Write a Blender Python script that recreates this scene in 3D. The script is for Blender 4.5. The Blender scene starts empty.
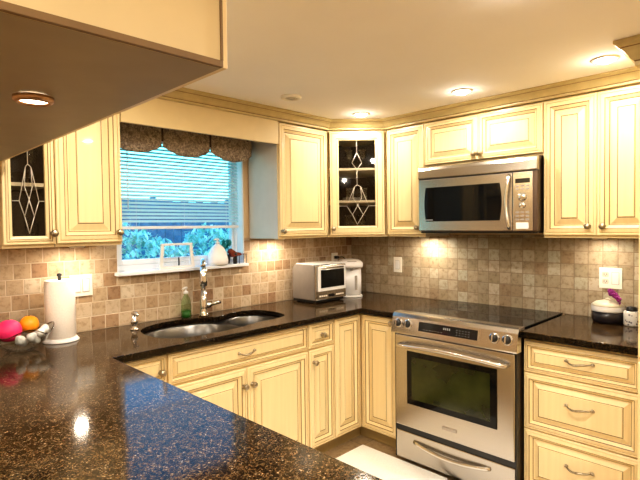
import bpy, bmesh, math, random
from mathutils import Vector, Matrix, noise
random.seed(7)
PI = math.pi
COL = bpy.context.scene.collection

# ------------------------------------------------------------------ materials
def new_mat(name):
    m = bpy.data.materials.new(name); m.use_nodes = True
    nt = m.node_tree; b = nt.nodes['Principled BSDF']
    return m, nt, b
def setp(b, **k):
    for n, v in k.items():
        n = n.replace('_', ' ')
        if n in b.inputs:
            if n in ('Base Color', 'Emission Color') and len(v) == 3: v = (*v, 1)
            b.inputs[n].default_value = v
def nd(nt, t, **k):
    n = nt.nodes.new(t)
    for a, v in k.items(): setattr(n, a, v)
    return n
def ramp(nt, stops, fac):
    r = nd(nt, 'ShaderNodeValToRGB'); e = r.color_ramp.elements
    while len(e) < len(stops): e.new(0.5)
    for i, (p, c) in enumerate(stops): e[i].position = p; e[i].color = (*c, 1)
    nt.links.new(fac, r.inputs[0]); return r
def simple(name, col, rough=.5, metal=0, var=0.06, scale=12, bump=0, **k):
    m, nt, b = new_mat(name)
    setp(b, Base_Color=col, Roughness=rough, Metallic=metal, **k)
    tc = nd(nt, 'ShaderNodeTexCoord'); n = nd(nt, 'ShaderNodeTexNoise'); n.inputs['Scale'].default_value = scale
    n.inputs['Detail'].default_value = 4
    nt.links.new(tc.outputs['Object'], n.inputs['Vector'])
    lo = tuple(max(0, c*(1-var)) for c in col); hi = tuple(min(1, c*(1+var)) for c in col)
    r = ramp(nt, [(.3, lo), (.7, hi)], n.outputs['Fac'])
    nt.links.new(r.outputs[0], b.inputs['Base Color'])
    if bump:
        bp = nd(nt, 'ShaderNodeBump'); bp.inputs['Strength'].default_value = bump; bp.inputs['Distance'].default_value = .002
        nt.links.new(n.outputs['Fac'], bp.inputs['Height']); nt.links.new(bp.outputs[0], b.inputs['Normal'])
    return m
def emit(name, col, s):
    m, nt, b = new_mat(name); setp(b, Base_Color=col, Emission_Color=col, Emission_Strength=s, Roughness=.4); return m
def cream_mat():
    m, nt, b = new_mat('cream_paint'); setp(b, Roughness=.38, Coat_Weight=.15)
    tc = nd(nt, 'ShaderNodeTexCoord'); mp = nd(nt, 'ShaderNodeMapping'); mp.inputs['Scale'].default_value = (28, 28, 1.3)
    n = nd(nt, 'ShaderNodeTexNoise'); n.inputs['Scale'].default_value = 2.2; n.inputs['Detail'].default_value = 5
    nt.links.new(tc.outputs['Object'], mp.inputs['Vector']); nt.links.new(mp.outputs[0], n.inputs['Vector'])
    r = ramp(nt, [(.25, CREAM_LO), (.5, CREAM), (.8, CREAM_HI)], n.outputs['Fac'])
    nt.links.new(r.outputs[0], b.inputs['Base Color']); return m
CREAM_LO = (.755, .605, .335); CREAM = (.785, .635, .355); CREAM_HI = (.81, .67, .39)
M = {}
M['cream'] = cream_mat()
M['glaze'] = simple('brown_glaze', (.20, .12, .045), .5)
M['softglaze'] = simple('soft_glaze', (.50, .37, .18), .5)
M['crown'] = simple('crown_cream', (.47, .375, .18), .42, var=.08, scale=20)
M['tan'] = simple('tan_panel', (.66, .53, .29), .45, var=.03)
M['underside'] = simple('dark_underside', (.33, .265, .165), .5, var=.04)  # underside of the hanging cabinet, darker than its tan faces
M['gap'] = simple('dark_gap', (.05, .03, .015), .8)
M['daylitside'] = simple('daylit_cabinet_side', (.62, .58, .52), .45, var=.03)  # greyer than the cream: cool window daylight is put into the colour
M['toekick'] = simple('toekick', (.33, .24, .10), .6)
M['inside'] = simple('shaded_interior', (.045, .032, .022), .6)  # near-black colour carries the shade inside the glass cabinets
M['shelf'] = simple('lightened_shelf_wood', (.85, .76, .55), .4)  # lightened so the shelf fronts read as lit behind the glass
M['wallpaint'] = simple('wall_paint', (.66, .52, .33), .8, var=.02, scale=5)
M['ceil'] = simple('ceiling_paint', (.92, .895, .87), .9, var=.015, scale=3)
M['white'] = simple('white_plastic', (.80, .78, .74), .35, var=.02)
M['ivory'] = simple('ivory_plate', (.85, .80, .70), .35, var=.02)
M['vinyl'] = simple('window_vinyl', (.82, .85, .88), .35, var=.02)
M['black'] = simple('black_plastic', (.012, .012, .013), .35, var=.1)
M['rubber'] = simple('dark_rubber', (.02, .018, .016), .6)
M['blackglass'] = simple('black_glass', (.004, .0045, .005), .05, var=.1, IOR=1.36)
M['dispglass'] = simple('display_glass', (.01, .011, .013), .08, var=.1)
M['chrome'] = simple('chrome', (.75, .75, .76), .12, 1, var=.03)
M['nickel'] = simple('aged_nickel', (.44, .38, .28), .32, 1, var=.2, scale=60)
M['white_ceramic'] = simple('white_ceramic', (.86, .84, .82), .22, var=.02)
M['purple'] = simple('purple_petals', (.30, .03, .24), .6, var=.35, scale=90)
M['pink'] = simple('pink_skin', (.85, .03, .16), .5, var=.12, scale=50, bump=.4)
M['orange'] = simple('orange_peel', (.93, .34, .01), .45, var=.1, scale=60, bump=.4)
M['garlic'] = simple('papery_white', (.92, .88, .80), .55, var=.18, scale=40)
M['redbrown'] = simple('red_brown_glaze', (.16, .03, .015), .3)
M['teal'] = simple('teal_leaf', (.02, .22, .22), .5, var=.4, scale=40)
M['paper'] = simple('paper_towel', (.90, .82, .73), .9, var=.03, scale=120, bump=.5)
M['brightpatch'] = simple('bright_floor_patch', (.92, .90, .84), .95, var=.04, scale=150, bump=.8)  # white that stands for the light on the floor tiles
M['brightoval'] = simple('bright_oval_white', (.95, .94, .92), .95, var=.04, scale=60, bump=1.)
M['lens'] = emit('lamp_lens', (1, .90, .72), 60)
M['pucklens'] = emit('puck_lens', (1, .82, .58), 14)
M['socketgrey'] = simple('socket_face', (.62, .56, .46), .4)
M['lead'] = simple('lead_came', (.62, .58, .5), .3, .3)
M['greysteel'] = simple('satin_fixture', (.42, .38, .34), .4, .6)
M['coppertrim'] = simple('satin_copper_trim', (.55, .34, .2), .35, .7)

def steel(name, col, rough, direction='x', metal=1):
    m, nt, b = new_mat(name); setp(b, Base_Color=col, Metallic=metal, Roughness=rough)
    tc = nd(nt, 'ShaderNodeTexCoord'); mp = nd(nt, 'ShaderNodeMapping')
    mp.inputs['Scale'].default_value = (2, 2, 300) if direction == 'x' else (300, 300, 2)
    n = nd(nt, 'ShaderNodeTexNoise'); n.inputs['Scale'].default_value = 3; n.inputs['Detail'].default_value = 3
    nt.links.new(tc.outputs['Object'], mp.inputs['Vector']); nt.links.new(mp.outputs[0], n.inputs['Vector'])
    r = ramp(nt, [(.3, tuple(c*.95 for c in col)), (.7, tuple(min(1, c*1.04) for c in col))], n.outputs['Fac'])
    nt.links.new(r.outputs[0], b.inputs['Base Color'])
    mr = nd(nt, 'ShaderNodeMapRange'); mr.inputs[3].default_value = rough*.92; mr.inputs[4].default_value = rough*1.1
    nt.links.new(n.outputs['Fac'], mr.inputs[0]); nt.links.new(mr.outputs[0], b.inputs['Roughness'])
    return m
M['steel'] = steel('brushed_steel', (.50, .465, .42), .26)
M['steel_lt'] = steel('bright_brushed_steel', (.70, .67, .62), .2)
M['steel_dk'] = steel('dark_steel_side', (.16, .12, .10), .35)
M['sinksteel'] = steel('sink_steel', (.19, .185, .175), .30)

def glassy(name, tint=(1, 1, 1), refl=1.0, rough=.02):
    m = bpy.data.materials.new(name); m.use_nodes = True; nt = m.node_tree; nt.nodes.clear()
    o = nd(nt, 'ShaderNodeOutputMaterial'); mx = nd(nt, 'ShaderNodeMixShader')
    t = nd(nt, 'ShaderNodeBsdfTransparent'); t.inputs[0].default_value = (*tint, 1)
    g = nd(nt, 'ShaderNodeBsdfGlossy'); g.inputs['Roughness'].default_value = rough
    f = nd(nt, 'ShaderNodeLayerWeight'); pw = nd(nt, 'ShaderNodeMath', operation='POWER'); pw.inputs[1].default_value = 4.0
    nt.links.new(f.outputs['Facing'], pw.inputs[0])
    mt = nd(nt, 'ShaderNodeMath', operation='MULTIPLY_ADD'); mt.inputs[1].default_value = .75*refl; mt.inputs[2].default_value = .035*refl; mt.use_clamp = True
    nt.links.new(pw.outputs[0], mt.inputs[0]); nt.links.new(mt.outputs[0], mx.inputs[0])
    nt.links.new(t.outputs[0], mx.inputs[1]); nt.links.new(g.outputs[0], mx.inputs[2]); nt.links.new(mx.outputs[0], o.inputs[0])
    return m
M['glass'] = glassy('window_glass')
M['cabglass'] = glassy('cabinet_glass', (.85, .84, .82), 1.0, .03)
M['bowlglass'] = glassy('bowl_glass', (.93, .94, .94), 1.3)
M['soap'] = glassy('green_soap_plastic', (.75, .86, .72), 1.4)
M['ovenglass'] = glassy('oven_window_glass', (.10, .12, .05), 1.2, .03)
M['smokeglass'] = glassy('glassware', (.93, .93, .93), 2.0)

def granite(name, k=1.0):
    m, nt, b = new_mat(name); setp(b, Roughness=.10, IOR=1.29)
    tc = nd(nt, 'ShaderNodeTexCoord')
    v = nd(nt, 'ShaderNodeTexVoronoi'); v.inputs['Scale'].default_value = 330
    v2 = nd(nt, 'ShaderNodeTexVoronoi'); v2.inputs['Scale'].default_value = 120
    n = nd(nt, 'ShaderNodeTexNoise'); n.inputs['Scale'].default_value = 45; n.inputs['Detail'].default_value = 6
    for q in (v, v2, n): nt.links.new(tc.outputs['Object'], q.inputs['Vector'])
    sep = nd(nt, 'ShaderNodeSeparateColor'); nt.links.new(v.outputs['Color'], sep.inputs[0])
    st_ = [(0, (.010, .006, .004)), (.30, (.022, .012, .006)), (.60, (.085, .045, .018)), (.88, (.15, .088, .036)), (.975, (.26, .17, .08)), (1, (.50, .38, .24))]
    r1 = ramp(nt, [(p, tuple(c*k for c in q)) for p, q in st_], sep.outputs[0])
    sep2 = nd(nt, 'ShaderNodeSeparateColor'); nt.links.new(v2.outputs['Color'], sep2.inputs[0])
    r2 = ramp(nt, [(0, (.2, .2, .2)), (.4, (.7, .7, .7)), (.88, (1, 1, 1)), (1, (1.0, 1.0, 1.0))], sep2.outputs[1])
    mx = nd(nt, 'ShaderNodeMixRGB', blend_type='MULTIPLY'); mx.inputs[0].default_value = 1
    nt.links.new(r1.outputs[0], mx.inputs[1]); nt.links.new(r2.outputs[0], mx.inputs[2])
    r3 = ramp(nt, [(.35, (.55, .55, .55)), (.65, (1, 1, 1))], n.outputs['Fac'])
    m2 = nd(nt, 'ShaderNodeMixRGB', blend_type='MULTIPLY'); m2.inputs[0].default_value = 1
    nt.links.new(mx.outputs[0], m2.inputs[1]); nt.links.new(r3.outputs[0], m2.inputs[2])
    nt.links.new(m2.outputs[0], b.inputs['Base Color']); return m
M['granite_shade'] = granite('brown_granite_shade', .25)  # same granite darkened: the edge's dark floor reflection is in the colour
M['granite'] = granite('brown_granite')

def tiles(name, axis, size, grout, stops, offset, rough=.55, groutw=.035, vax='Z', bumps=.5):
    """square stone tiles: one random tone per cell, mottled, with recessed joints"""
    m, nt, b = new_mat(name); L = nt.links.new
    setp(b, Roughness=rough)
    tc = nd(nt, 'ShaderNodeTexCoord'); s = nd(nt, 'ShaderNodeSeparateXYZ'); L(tc.outputs['Object'], s.inputs[0])
    def mth(op, a, b_=None):
        n = nd(nt, 'ShaderNodeMath', operation=op)
        for i, q in enumerate((a, b_)):
            if q is None: continue
            if isinstance(q, (int, float)): n.inputs[i].default_value = q
            else: L(q, n.inputs[i])
        return n.outputs[0]
    u = mth('DIVIDE', s.outputs[axis], size); v = mth('DIVIDE', mth('SUBTRACT', s.outputs[vax], .914 if vax == 'Z' else 0), size)
    row = mth('FLOOR', v)
    wn0 = nd(nt, 'ShaderNodeTexWhiteNoise', noise_dimensions='1D'); L(mth('ADD', row, .5), wn0.inputs['W'])
    u = mth('ADD', u, mth('MULTIPLY', wn0.outputs['Value'], offset))
    cu = mth('FLOOR', u); fu = mth('FRACT', u); fv = mth('FRACT', v)
    cb = nd(nt, 'ShaderNodeCombineXYZ'); L(cu, cb.inputs[0]); L(row, cb.inputs[1])
    wn = nd(nt, 'ShaderNodeTexWhiteNoise', noise_dimensions='2D'); L(cb.outputs[0], wn.inputs['Vector'])
    base = ramp(nt, stops, wn.outputs['Value'])
    n = nd(nt, 'ShaderNodeTexNoise'); n.inputs['Scale'].default_value = 35; n.inputs['Detail'].default_value = 7; n.inputs['Roughness'].default_value = .65
    L(tc.outputs['Object'], n.inputs['Vector'])
    mot = ramp(nt, [(.3, (.55, .48, .40)), (.5, (.93, .92, .90)), (.72, (1.0, 1.0, 1.0))], n.outputs['Fac'])
    mx = nd(nt, 'ShaderNodeMixRGB', blend_type='MULTIPLY'); mx.inputs[0].default_value = 1
    L(base.outputs[0], mx.inputs[1]); L(mot.outputs[0], mx.inputs[2])
    wob = mth('MULTIPLY', mth('SUBTRACT', n.outputs['Fac'], .5), .06)
    du = mth('MINIMUM', fu, mth('SUBTRACT', 1, fu)); dv = mth('MINIMUM', fv, mth('SUBTRACT', 1, fv))
    d = mth('ADD', mth('MINIMUM', du, dv), wob)
    mr = nd(nt, 'ShaderNodeMapRange'); mr.inputs[1].default_value = groutw*.5; mr.inputs[2].default_value = groutw*1.3
    L(d, mr.inputs[0])
    m2 = nd(nt, 'ShaderNodeMixRGB'); m2.inputs[1].default_value = (*grout, 1); L(mr.outputs[0], m2.inputs[0]); L(mx.outputs[0], m2.inputs[2])
    L(m2.outputs[0], b.inputs['Base Color'])
    h = mth('ADD', mr.outputs[0], mth('MULTIPLY', n.outputs['Fac'], .35))
    bp = nd(nt, 'ShaderNodeBump'); bp.inputs['Strength'].default_value = bumps; bp.inputs['Distance'].default_value = .003
    L(h, bp.inputs['Height']); L(bp.outputs[0], b.inputs['Normal'])
    return m
TR = [(0, (.33, .20, .115)), (.2, (.43, .30, .18)), (.6, (.51, .39, .26)), (.9, (.56, .44, .31)), (1, (.62, .52, .39))]
M['tile_x'] = tiles('travertine_window_wall', 'X', .0765, (.60, .49, .36), TR, 1.0)
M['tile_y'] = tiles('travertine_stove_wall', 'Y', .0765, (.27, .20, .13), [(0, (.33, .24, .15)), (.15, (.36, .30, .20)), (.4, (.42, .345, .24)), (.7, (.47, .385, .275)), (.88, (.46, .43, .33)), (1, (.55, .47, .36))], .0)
M['floor'] = tiles('floor_tile', 'X', .33, (.20, .15, .08), [(0, (.34, .24, .13)), (1, (.42, .31, .18))], 0, .35, .012, 'Y', .2)

def fabric():
    m, nt, b = new_mat('brown_valance_fabric'); setp(b, Roughness=.9)
    tc = nd(nt, 'ShaderNodeTexCoord'); n = nd(nt, 'ShaderNodeTexNoise'); n.inputs['Scale'].default_value = 55; n.inputs['Detail'].default_value = 6; n.inputs['Distortion'].default_value = 1.5
    nt.links.new(tc.outputs['Object'], n.inputs['Vector'])
    r = ramp(nt, [(.3, (.10, .075, .055)), (.5, (.25, .195, .14)), (.68, (.44, .36, .27))], n.outputs['Fac'])
    nt.links.new(r.outputs[0], b.inputs['Base Color'])
    bp = nd(nt, 'ShaderNodeBump'); bp.inputs['Strength'].default_value = .5; bp.inputs['Distance'].default_value = .003
    nt.links.new(n.outputs['Fac'], bp.inputs['Height']); nt.links.new(bp.outputs[0], b.inputs['Normal']); return m
M['fabric'] = fabric()
def slatmat():
    m = bpy.data.materials.new('blind_slat'); m.use_nodes = True; nt = m.node_tree; nt.nodes.clear()
    o = nd(nt, 'ShaderNodeOutputMaterial'); mx = nd(nt, 'ShaderNodeMixShader'); mx.inputs[0].default_value = .5
    d = nd(nt, 'ShaderNodeBsdfDiffuse'); d.inputs[0].default_value = (.75, .78, .8, 1)
    t = nd(nt, 'ShaderNodeBsdfTranslucent'); t.inputs[0].default_value = (.55, .88, .86, 1)
    nt.links.new(d.outputs[0], mx.inputs[1]); nt.links.new(t.outputs[0], mx.inputs[2]); nt.links.new(mx.outputs[0], o.inputs[0]); return m
M['slat'] = slatmat()
def leafmat(name, a, b_):
    m, nt, b = new_mat(name); setp(b, Roughness=.6)
    tc = nd(nt, 'ShaderNodeTexCoord'); n = nd(nt, 'ShaderNodeTexNoise'); n.inputs['Scale'].default_value = 6; n.inputs['Detail'].default_value = 3
    nt.links.new(tc.outputs['Object'], n.inputs['Vector'])
    r = ramp(nt, [(.35, a), (.65, b_)], n.outputs['Fac']); nt.links.new(r.outputs[0], b.inputs['Base Color']); return m
M['leaf'] = leafmat('garden_leaf', (.25, .55, .45), (.95, .99, .88))
M['lawn'] = leafmat('lawn_grass', (.08, .22, .12), (.2, .4, .25))
M['fence'] = leafmat('fence_board', (.05, .12, .24), (.10, .20, .34))
M['wood'] = simple('bark', (.12, .08, .05), .8)

# ------------------------------------------------------------------ mesh helpers
class MB:
    def __init__(s): s.bm = bmesh.new()
    def box(s, x0, x1, y0, y1, z0, z1, bev=0, mi=0, seg=2):
        b = bmesh.new(); bmesh.ops.create_cube(b, size=1)
        for v in b.verts: v.co = Vector(((x0+x1)/2+v.co.x*(x1-x0), (y0+y1)/2+v.co.y*(y1-y0), (z0+z1)/2+v.co.z*(z1-z0)))
        if bev: bmesh.ops.bevel(b, geom=list(b.edges), offset=bev, segments=seg, affect='EDGES', profile=.6)
        for f in b.faces: f.material_index = mi; f.smooth = False
        s.merge(b); return s
    def merge(s, b, mat=None):
        if mat is not None: b.transform(mat)
        me = bpy.data.meshes.new('tmp'); b.to_mesh(me); s.bm.from_mesh(me); bpy.data.meshes.remove(me); b.free()
    def lathe(s, prof, n=24, mat=None, mi=0, smooth=True):
        b = bmesh.new(); rings = []
        for r, z in prof:
            if r < 1e-6: rings.append([b.verts.new((0, 0, z))])
            else: rings.append([b.verts.new((r*math.cos(2*PI*i/n), r*math.sin(2*PI*i/n), z)) for i in range(n)])
        for A, B in zip(rings, rings[1:]):
            for i in range(n):
                j = (i+1) % n
                if len(A) == 1 and len(B) == 1: continue
                if len(A) == 1: f = b.faces.new((A[0], B[j], B[i]))
                elif len(B) == 1: f = b.faces.new((A[i], A[j], B[0]))
                else: f = b.faces.new((A[i], A[j], B[j], B[i]))
                f.smooth = smooth; f.material_index = mi
        bmesh.ops.recalc_face_normals(b, faces=b.faces)
        s.merge(b, mat); return s
    def tube(s, pts, rad, n=10, mi=0, mat=None, cap=True, flat=1.0):
        b = bmesh.new(); pts = [Vector(p) for p in pts]; rings = []
        rr = rad if isinstance(rad, (list, tuple)) else [rad]*len(pts)
        up = None
        for i, p in enumerate(pts):
            t = (pts[min(i+1, len(pts)-1)]-pts[max(i-1, 0)]).normalized()
            if up is None:
                up = Vector((0, 0, 1)) if abs(t.z) < .9 else Vector((1, 0, 0))
            a = (up - t*up.dot(t)).normalized(); c = t.cross(a); up = a
            rings.append([b.verts.new(p + (a*math.cos(2*PI*k/n) + c*math.sin(2*PI*k/n)*flat)*rr[i]) for k in range(n)])
        for A, B in zip(rings, rings[1:]):
            for k in range(n):
                f = b.faces.new((A[k], A[(k+1) % n], B[(k+1) % n], B[k])); f.smooth = True; f.material_index = mi
        if cap:
            for R_ in (rings[0][::-1], rings[-1]): f = b.faces.new(R_); f.material_index = mi
        bmesh.ops.recalc_face_normals(b, faces=b.faces)
        s.merge(b, mat); return s
    def sphere(s, c, r, n=20, mi=0, squash=(1, 1, 1), noise_amp=0, seed=0):
        b = bmesh.new(); bmesh.ops.create_uvsphere(b, u_segments=n, v_segments=n*2//3, radius=1)
        for v in b.verts:
            k = 1+(noise.noise(v.co*2.3+Vector((seed, seed*.7, 0)))*noise_amp if noise_amp else 0)
            v.co = Vector((c[0]+v.co.x*r*k*squash[0], c[1]+v.co.y*r*k*squash[1], c[2]+v.co.z*r*k*squash[2]))
        for f in b.faces: f.smooth = True; f.material_index = mi
        s.merge(b); return s
    def prism(s, poly, a0, a1, axis='y', mi=0, bev=0, smooth=False):
        """2D polygon extruded along an axis. axis y: poly in (x,z); x: poly in (y,z); z: poly in (x,y)"""
        b = bmesh.new()
        def P(p, a): return {'y': (p[0], a, p[1]), 'x': (a, p[0], p[1]), 'z': (p[0], p[1], a)}[axis]
        A = [b.verts.new(P(p, a0)) for p in poly]; B = [b.verts.new(P(p, a1)) for p in poly]
        n = len(poly); b.faces.new(A); b.faces.new(B[::-1])
        for i in range(n): f = b.faces.new((A[i], B[i], B[(i+1) % n], A[(i+1) % n])); f.smooth = smooth
        bmesh.ops.recalc_face_normals(b, faces=b.faces)
        if bev: bmesh.ops.bevel(b, geom=list(b.edges), offset=bev, segments=2, affect='EDGES')
        for f in b.faces: f.material_index = mi
        s.merge(b); return s
    def rings(s, w, h, spec, fill=True, mi_fill=0, x0=0, z0=0, back=True):
        """concentric rectangles: spec = (inset, forward distance, material of the band that ends here)"""
        b = bmesh.new(); R_ = []
        for ins, d, mi in spec:
            R_.append([b.verts.new(p) for p in ((x0+ins, -d, z0+ins), (x0+w-ins, -d, z0+ins), (x0+w-ins, -d, z0+h-ins), (x0+ins, -d, z0+h-ins))])
        for k in range(1, len(R_)):
            for i in range(4):
                f = b.faces.new((R_[k-1][i], R_[k-1][(i+1) % 4], R_[k][(i+1) % 4], R_[k][i])); f.material_index = spec[k][2]
        if fill: f = b.faces.new(R_[-1]); f.material_index = mi_fill
        if back:
            if fill: b.faces.new(R_[0][::-1])
            else:
                for i in range(4): b.faces.new((R_[-1][i], R_[-1][(i+1) % 4], R_[0][(i+1) % 4], R_[0][i]))
        bmesh.ops.recalc_face_normals(b, faces=b.faces)
        s.merge(b); return s
def edge_shade(bm):
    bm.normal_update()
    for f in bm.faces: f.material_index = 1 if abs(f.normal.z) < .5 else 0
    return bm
def link(name, mb, mats, parent=None, loc=None, rz=None):
    me = bpy.data.meshes.new(name)
    bm = mb.bm if isinstance(mb, MB) else mb
    bm.to_mesh(me); bm.free()
    for m in (mats if isinstance(mats, (list, tuple)) else [mats]): me.materials.append(M[m] if isinstance(m, str) else m)
    o = bpy.data.objects.new(name, me); COL.objects.link(o)
    if parent: o.parent = parent
    if loc: o.location = loc
    if rz is not None: o.rotation_euler.z = rz
    return o
def tag(o, label, cat, group=None):
    o['label'] = label; o['category'] = cat
    if group: o['group'] = group
    return o
def thing(name, label, cat, loc=(0, 0, 0), rz=0, group=None):
    o = bpy.data.objects.new(name, None); COL.objects.link(o); o.empty_display_size = .05
    o.location = loc; o.rotation_euler = (0, 0, rz); return tag(o, label, cat, group)
def struct(name, mb, mats):
    o = link(name, mb, mats); o['kind'] = 'structure'; return o
def copy_tree(o, parent=None):
    c = o.copy(); COL.objects.link(c)
    if parent: c.parent = parent
    for ch in [x for x in bpy.data.objects if x.parent == o]: copy_tree(ch, c)
    return c
def arc(cx, cy, r, a0, a1, n): return [(cx+r*math.cos(a0+(a1-a0)*i/n), cy+r*math.sin(a0+(a1-a0)*i/n)) for i in range(n+1)]
def rrect(x0, x1, y0, y1, r, n=6):
    r4 = r if isinstance(r, (list, tuple)) else [r]*4   # order: lower-left, lower-right, upper-right, upper-left
    return (arc(x0+r4[0], y0+r4[0], r4[0], PI, 1.5*PI, n)+arc(x1-r4[1], y0+r4[1], r4[1], 1.5*PI, 2*PI, n)
            + arc(x1-r4[2], y1-r4[2], r4[2], 0, .5*PI, n)+arc(x0+r4[3], y1-r4[3], r4[3], .5*PI, PI, n))
def curve_slab(name, polys, z0, z1, bevel=.003):
    """flat slab with holes from closed outlines"""
    cu = bpy.data.curves.new(name, 'CURVE'); cu.dimensions = '2D'; cu.fill_mode = 'BOTH'
    cu.extrude = (z1-z0)/2-bevel; cu.bevel_depth = bevel; cu.bevel_resolution = 2; cu.offset = -bevel
    for poly in polys:
        sp = cu.splines.new('POLY'); sp.points.add(len(poly)-1)
        for p, q in zip(sp.points, poly): p.co = (q[0], q[1], 0, 1)
        sp.use_cyclic_u = True
    t = bpy.data.objects.new('tmp', cu); COL.objects.link(t)
    bpy.context.view_layer.update()
    me = bpy.data.meshes.new_from_object(t.evaluated_get(bpy.context.evaluated_depsgraph_get()))
    bpy.data.objects.remove(t); bpy.data.curves.remove(cu)
    bm = bmesh.new(); bm.from_mesh(me); bpy.data.meshes.remove(me)
    bmesh.ops.translate(bm, verts=bm.verts, vec=(0, 0, (z0+z1)/2))
    bmesh.ops.remove_doubles(bm, verts=bm.verts, dist=1e-5)
    return bm

CEIL = 2.207; ZC = .914; ZU = 1.384; ZT = 2.138
RZ = -PI/2        # cabinets on the stove wall

# ------------------------------------------------------------------ setting
struct('floor', MB().box(-5.6, .2, -5.2, .2, -.1, 0), 'floor')
struct('ceiling', MB().box(-5.6, .2, -5.2, .2, CEIL, CEIL+.1), 'ceil')
WX0, WX1, WZ0, WZ1 = -1.992, -1.118, 1.198, 2.06
w = MB()
w.box(-5.6, WX0, .008, .16, 0, CEIL-.001); w.box(WX1, .0075, .008, .16, 0, CEIL-.001)
w.box(WX0, WX1, .008, .16, 0, WZ0); w.box(WX0, WX1, .008, .16, WZ1, CEIL-.001)
struct('wall_window', w, 'wallpaint')
struct('wall_stove', MB().box(.008, .16, -5.2, .16, 0, CEIL-.001), 'wallpaint')
struct('wall_rear', MB().box(-5.6, .0075, -5.2, -5.1, 0, CEIL-.001), 'wallpaint')
struct('wall_side', MB().box(-5.7, -5.6, -5.2, .16, 0, CEIL-.001), 'wallpaint')
t = MB(); t.box(-3.6, WX0-.0, 0, .008, ZC, 1.39); t.box(WX0, WX1, 0, .008, ZC, WZ0-.004); t.box(WX1, .0, 0, .008, ZC, 1.39)
struct('trim_1', t, 'tile_x')
struct('trim_2', MB().box(0, .008, -2.235, -.0005, ZC, 1.39), 'tile_y')

# crown moulding swept over all the wall units
def sweep(path, prof, mi_of=lambda i: 0):
    b = bmesh.new(); P = [Vector((*p, 0)) for p in path]; R_ = []
    for i, p in enumerate(P):
        d0 = (P[i]-P[i-1]).normalized() if i else None; d1 = (P[i+1]-P[i]).normalized() if i < len(P)-1 else None
        n0 = Vector((d0.y, -d0.x, 0)) if d0 else None; n1 = Vector((d1.y, -d1.x, 0)) if d1 else None
        if n0 is None: m_ = n1
        elif n1 is None: m_ = n0
        else: m_ = (n0+n1).normalized(); m_ = m_/m_.dot(n0)
        R_.append([b.verts.new((p.x+m_.x*o, p.y+m_.y*o, z)) for o, z in prof])
    n = len(prof)
    for A, B in zip(R_, R_[1:]):
        for k in range(n):
            f = b.faces.new((A[k], A[(k+1) % n], B[(k+1) % n], B[k])); f.material_index = mi_of(k)
    b.faces.new(R_[0]); b.faces.new(R_[-1][::-1])
    bmesh.ops.recalc_face_normals(b, faces=b.faces); return b
CP = [(-.02, 2.1395), (.006, 2.1395), (.008, 2.142), (.008, 2.152), (.011, 2.155), (.016, 2.158), (.019, 2.162), (.022, 2.168), (.030, 2.178), (.040, 2.186), (.044, 2.188), (.046, 2.192), (.053, 2.196), (.055, 2.199), (.055, 2.2065), (-.02, 2.2065)]
struct('trim_3', sweep([(-2.60, -.337), (-.62, -.337), (-.337, -.62), (-.337, -2.234)], CP, lambda k: 1 if k in (3, 9) else 0), ['crown', 'glaze'])

# ------------------------------------------------------------------ window, sill, blind
fr = MB()
for a in ((WX0, WX0+.035, WZ0, WZ1), (WX1-.018, WX1, WZ0, WZ1), (WX0+.035, WX1-.018, WZ0, WZ0+.05), (WX0+.035, WX1-.018, WZ1-.04, WZ1)):
    fr.box(a[0], a[1], .075, .15, a[2], a[3], .003)
win = struct('window_1', fr, 'vinyl')
sash = MB(); x0, x1, z0, z1 = WX0+.036, WX1-.019, WZ0+.051, WZ1-.041
for a in ((x0, x0+.03, z0, z1), (x1-.018, x1, z0, z1), (x0+.03, x1-.018, z0, z0+.03), (x0+.03, x1-.018, z1-.03, z1)):
    sash.box(a[0], a[1], .09, .125, a[2], a[3], .003)
link('sash', sash, 'vinyl', win)
link('pane', MB().box(x0+.029, x1-.017, .105, .109, z0+.029, z1-.029), 'glass', win)
rv = MB(); rv.box(WX0-.001, WX0+.008, .0, .075, WZ0+.02, WZ1); rv.box(WX1-.008, WX1+.001, .0, .075, WZ0+.02, WZ1); rv.box(WX0+.008, WX1-.008, .0, .075, WZ1-.008, WZ1)
struct('trim_4', rv, 'vinyl')
struct('trim_5', MB().box(-2.008, -1.119, -.052, .074, WZ0-.0, WZ0+.02, .004), 'vinyl')

bl = thing('window_blind', 'white horizontal slatted blind lowered two thirds over the window', 'blind', (-1.555, .035, 1.47))
sl = MB(); z = 1.505; n_s = 0
bx0, bx1 = -1.972+1.555, -1.142+1.555
while z < 2.03:
    dz = z-1.47; y_, a_ = 0, math.radians(36); hw = .0125
    b = bmesh.new(); vs = []
    for k in range(5):
        u = -1+k/2; yy = u*hw*math.cos(a_); zz = dz+u*hw*math.sin(a_)+.0022*(1-u*u)
        vs.append((b.verts.new((bx0, yy, zz)), b.verts.new((bx1, yy, zz))))
    for A, B in zip(vs, vs[1:]): f = b.faces.new((A[0], A[1], B[1], B[0])); f.smooth = True
    sl.merge(b); z += .0215
link('slats', sl, 'slat', bl)
link('bottom_rail', MB().box(bx0, bx1, -.013, .013, -.012, .006, .003), 'vinyl', bl)
link('headrail', MB().box(bx0, bx1, -.018, .018, .565, .578, .003), 'vinyl', bl)
for xx in (-.31, 0, .31): link('ladder_cord', MB().tube([(xx, -.0135, 0), (xx, -.0135, .565)], .0009, 6), 'vinyl', bl)
link('tilt_wand', MB().tube([(-.36, -.022, .56), (-.362, -.024, .10)], .003, 8), 'vinyl', bl)

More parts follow.
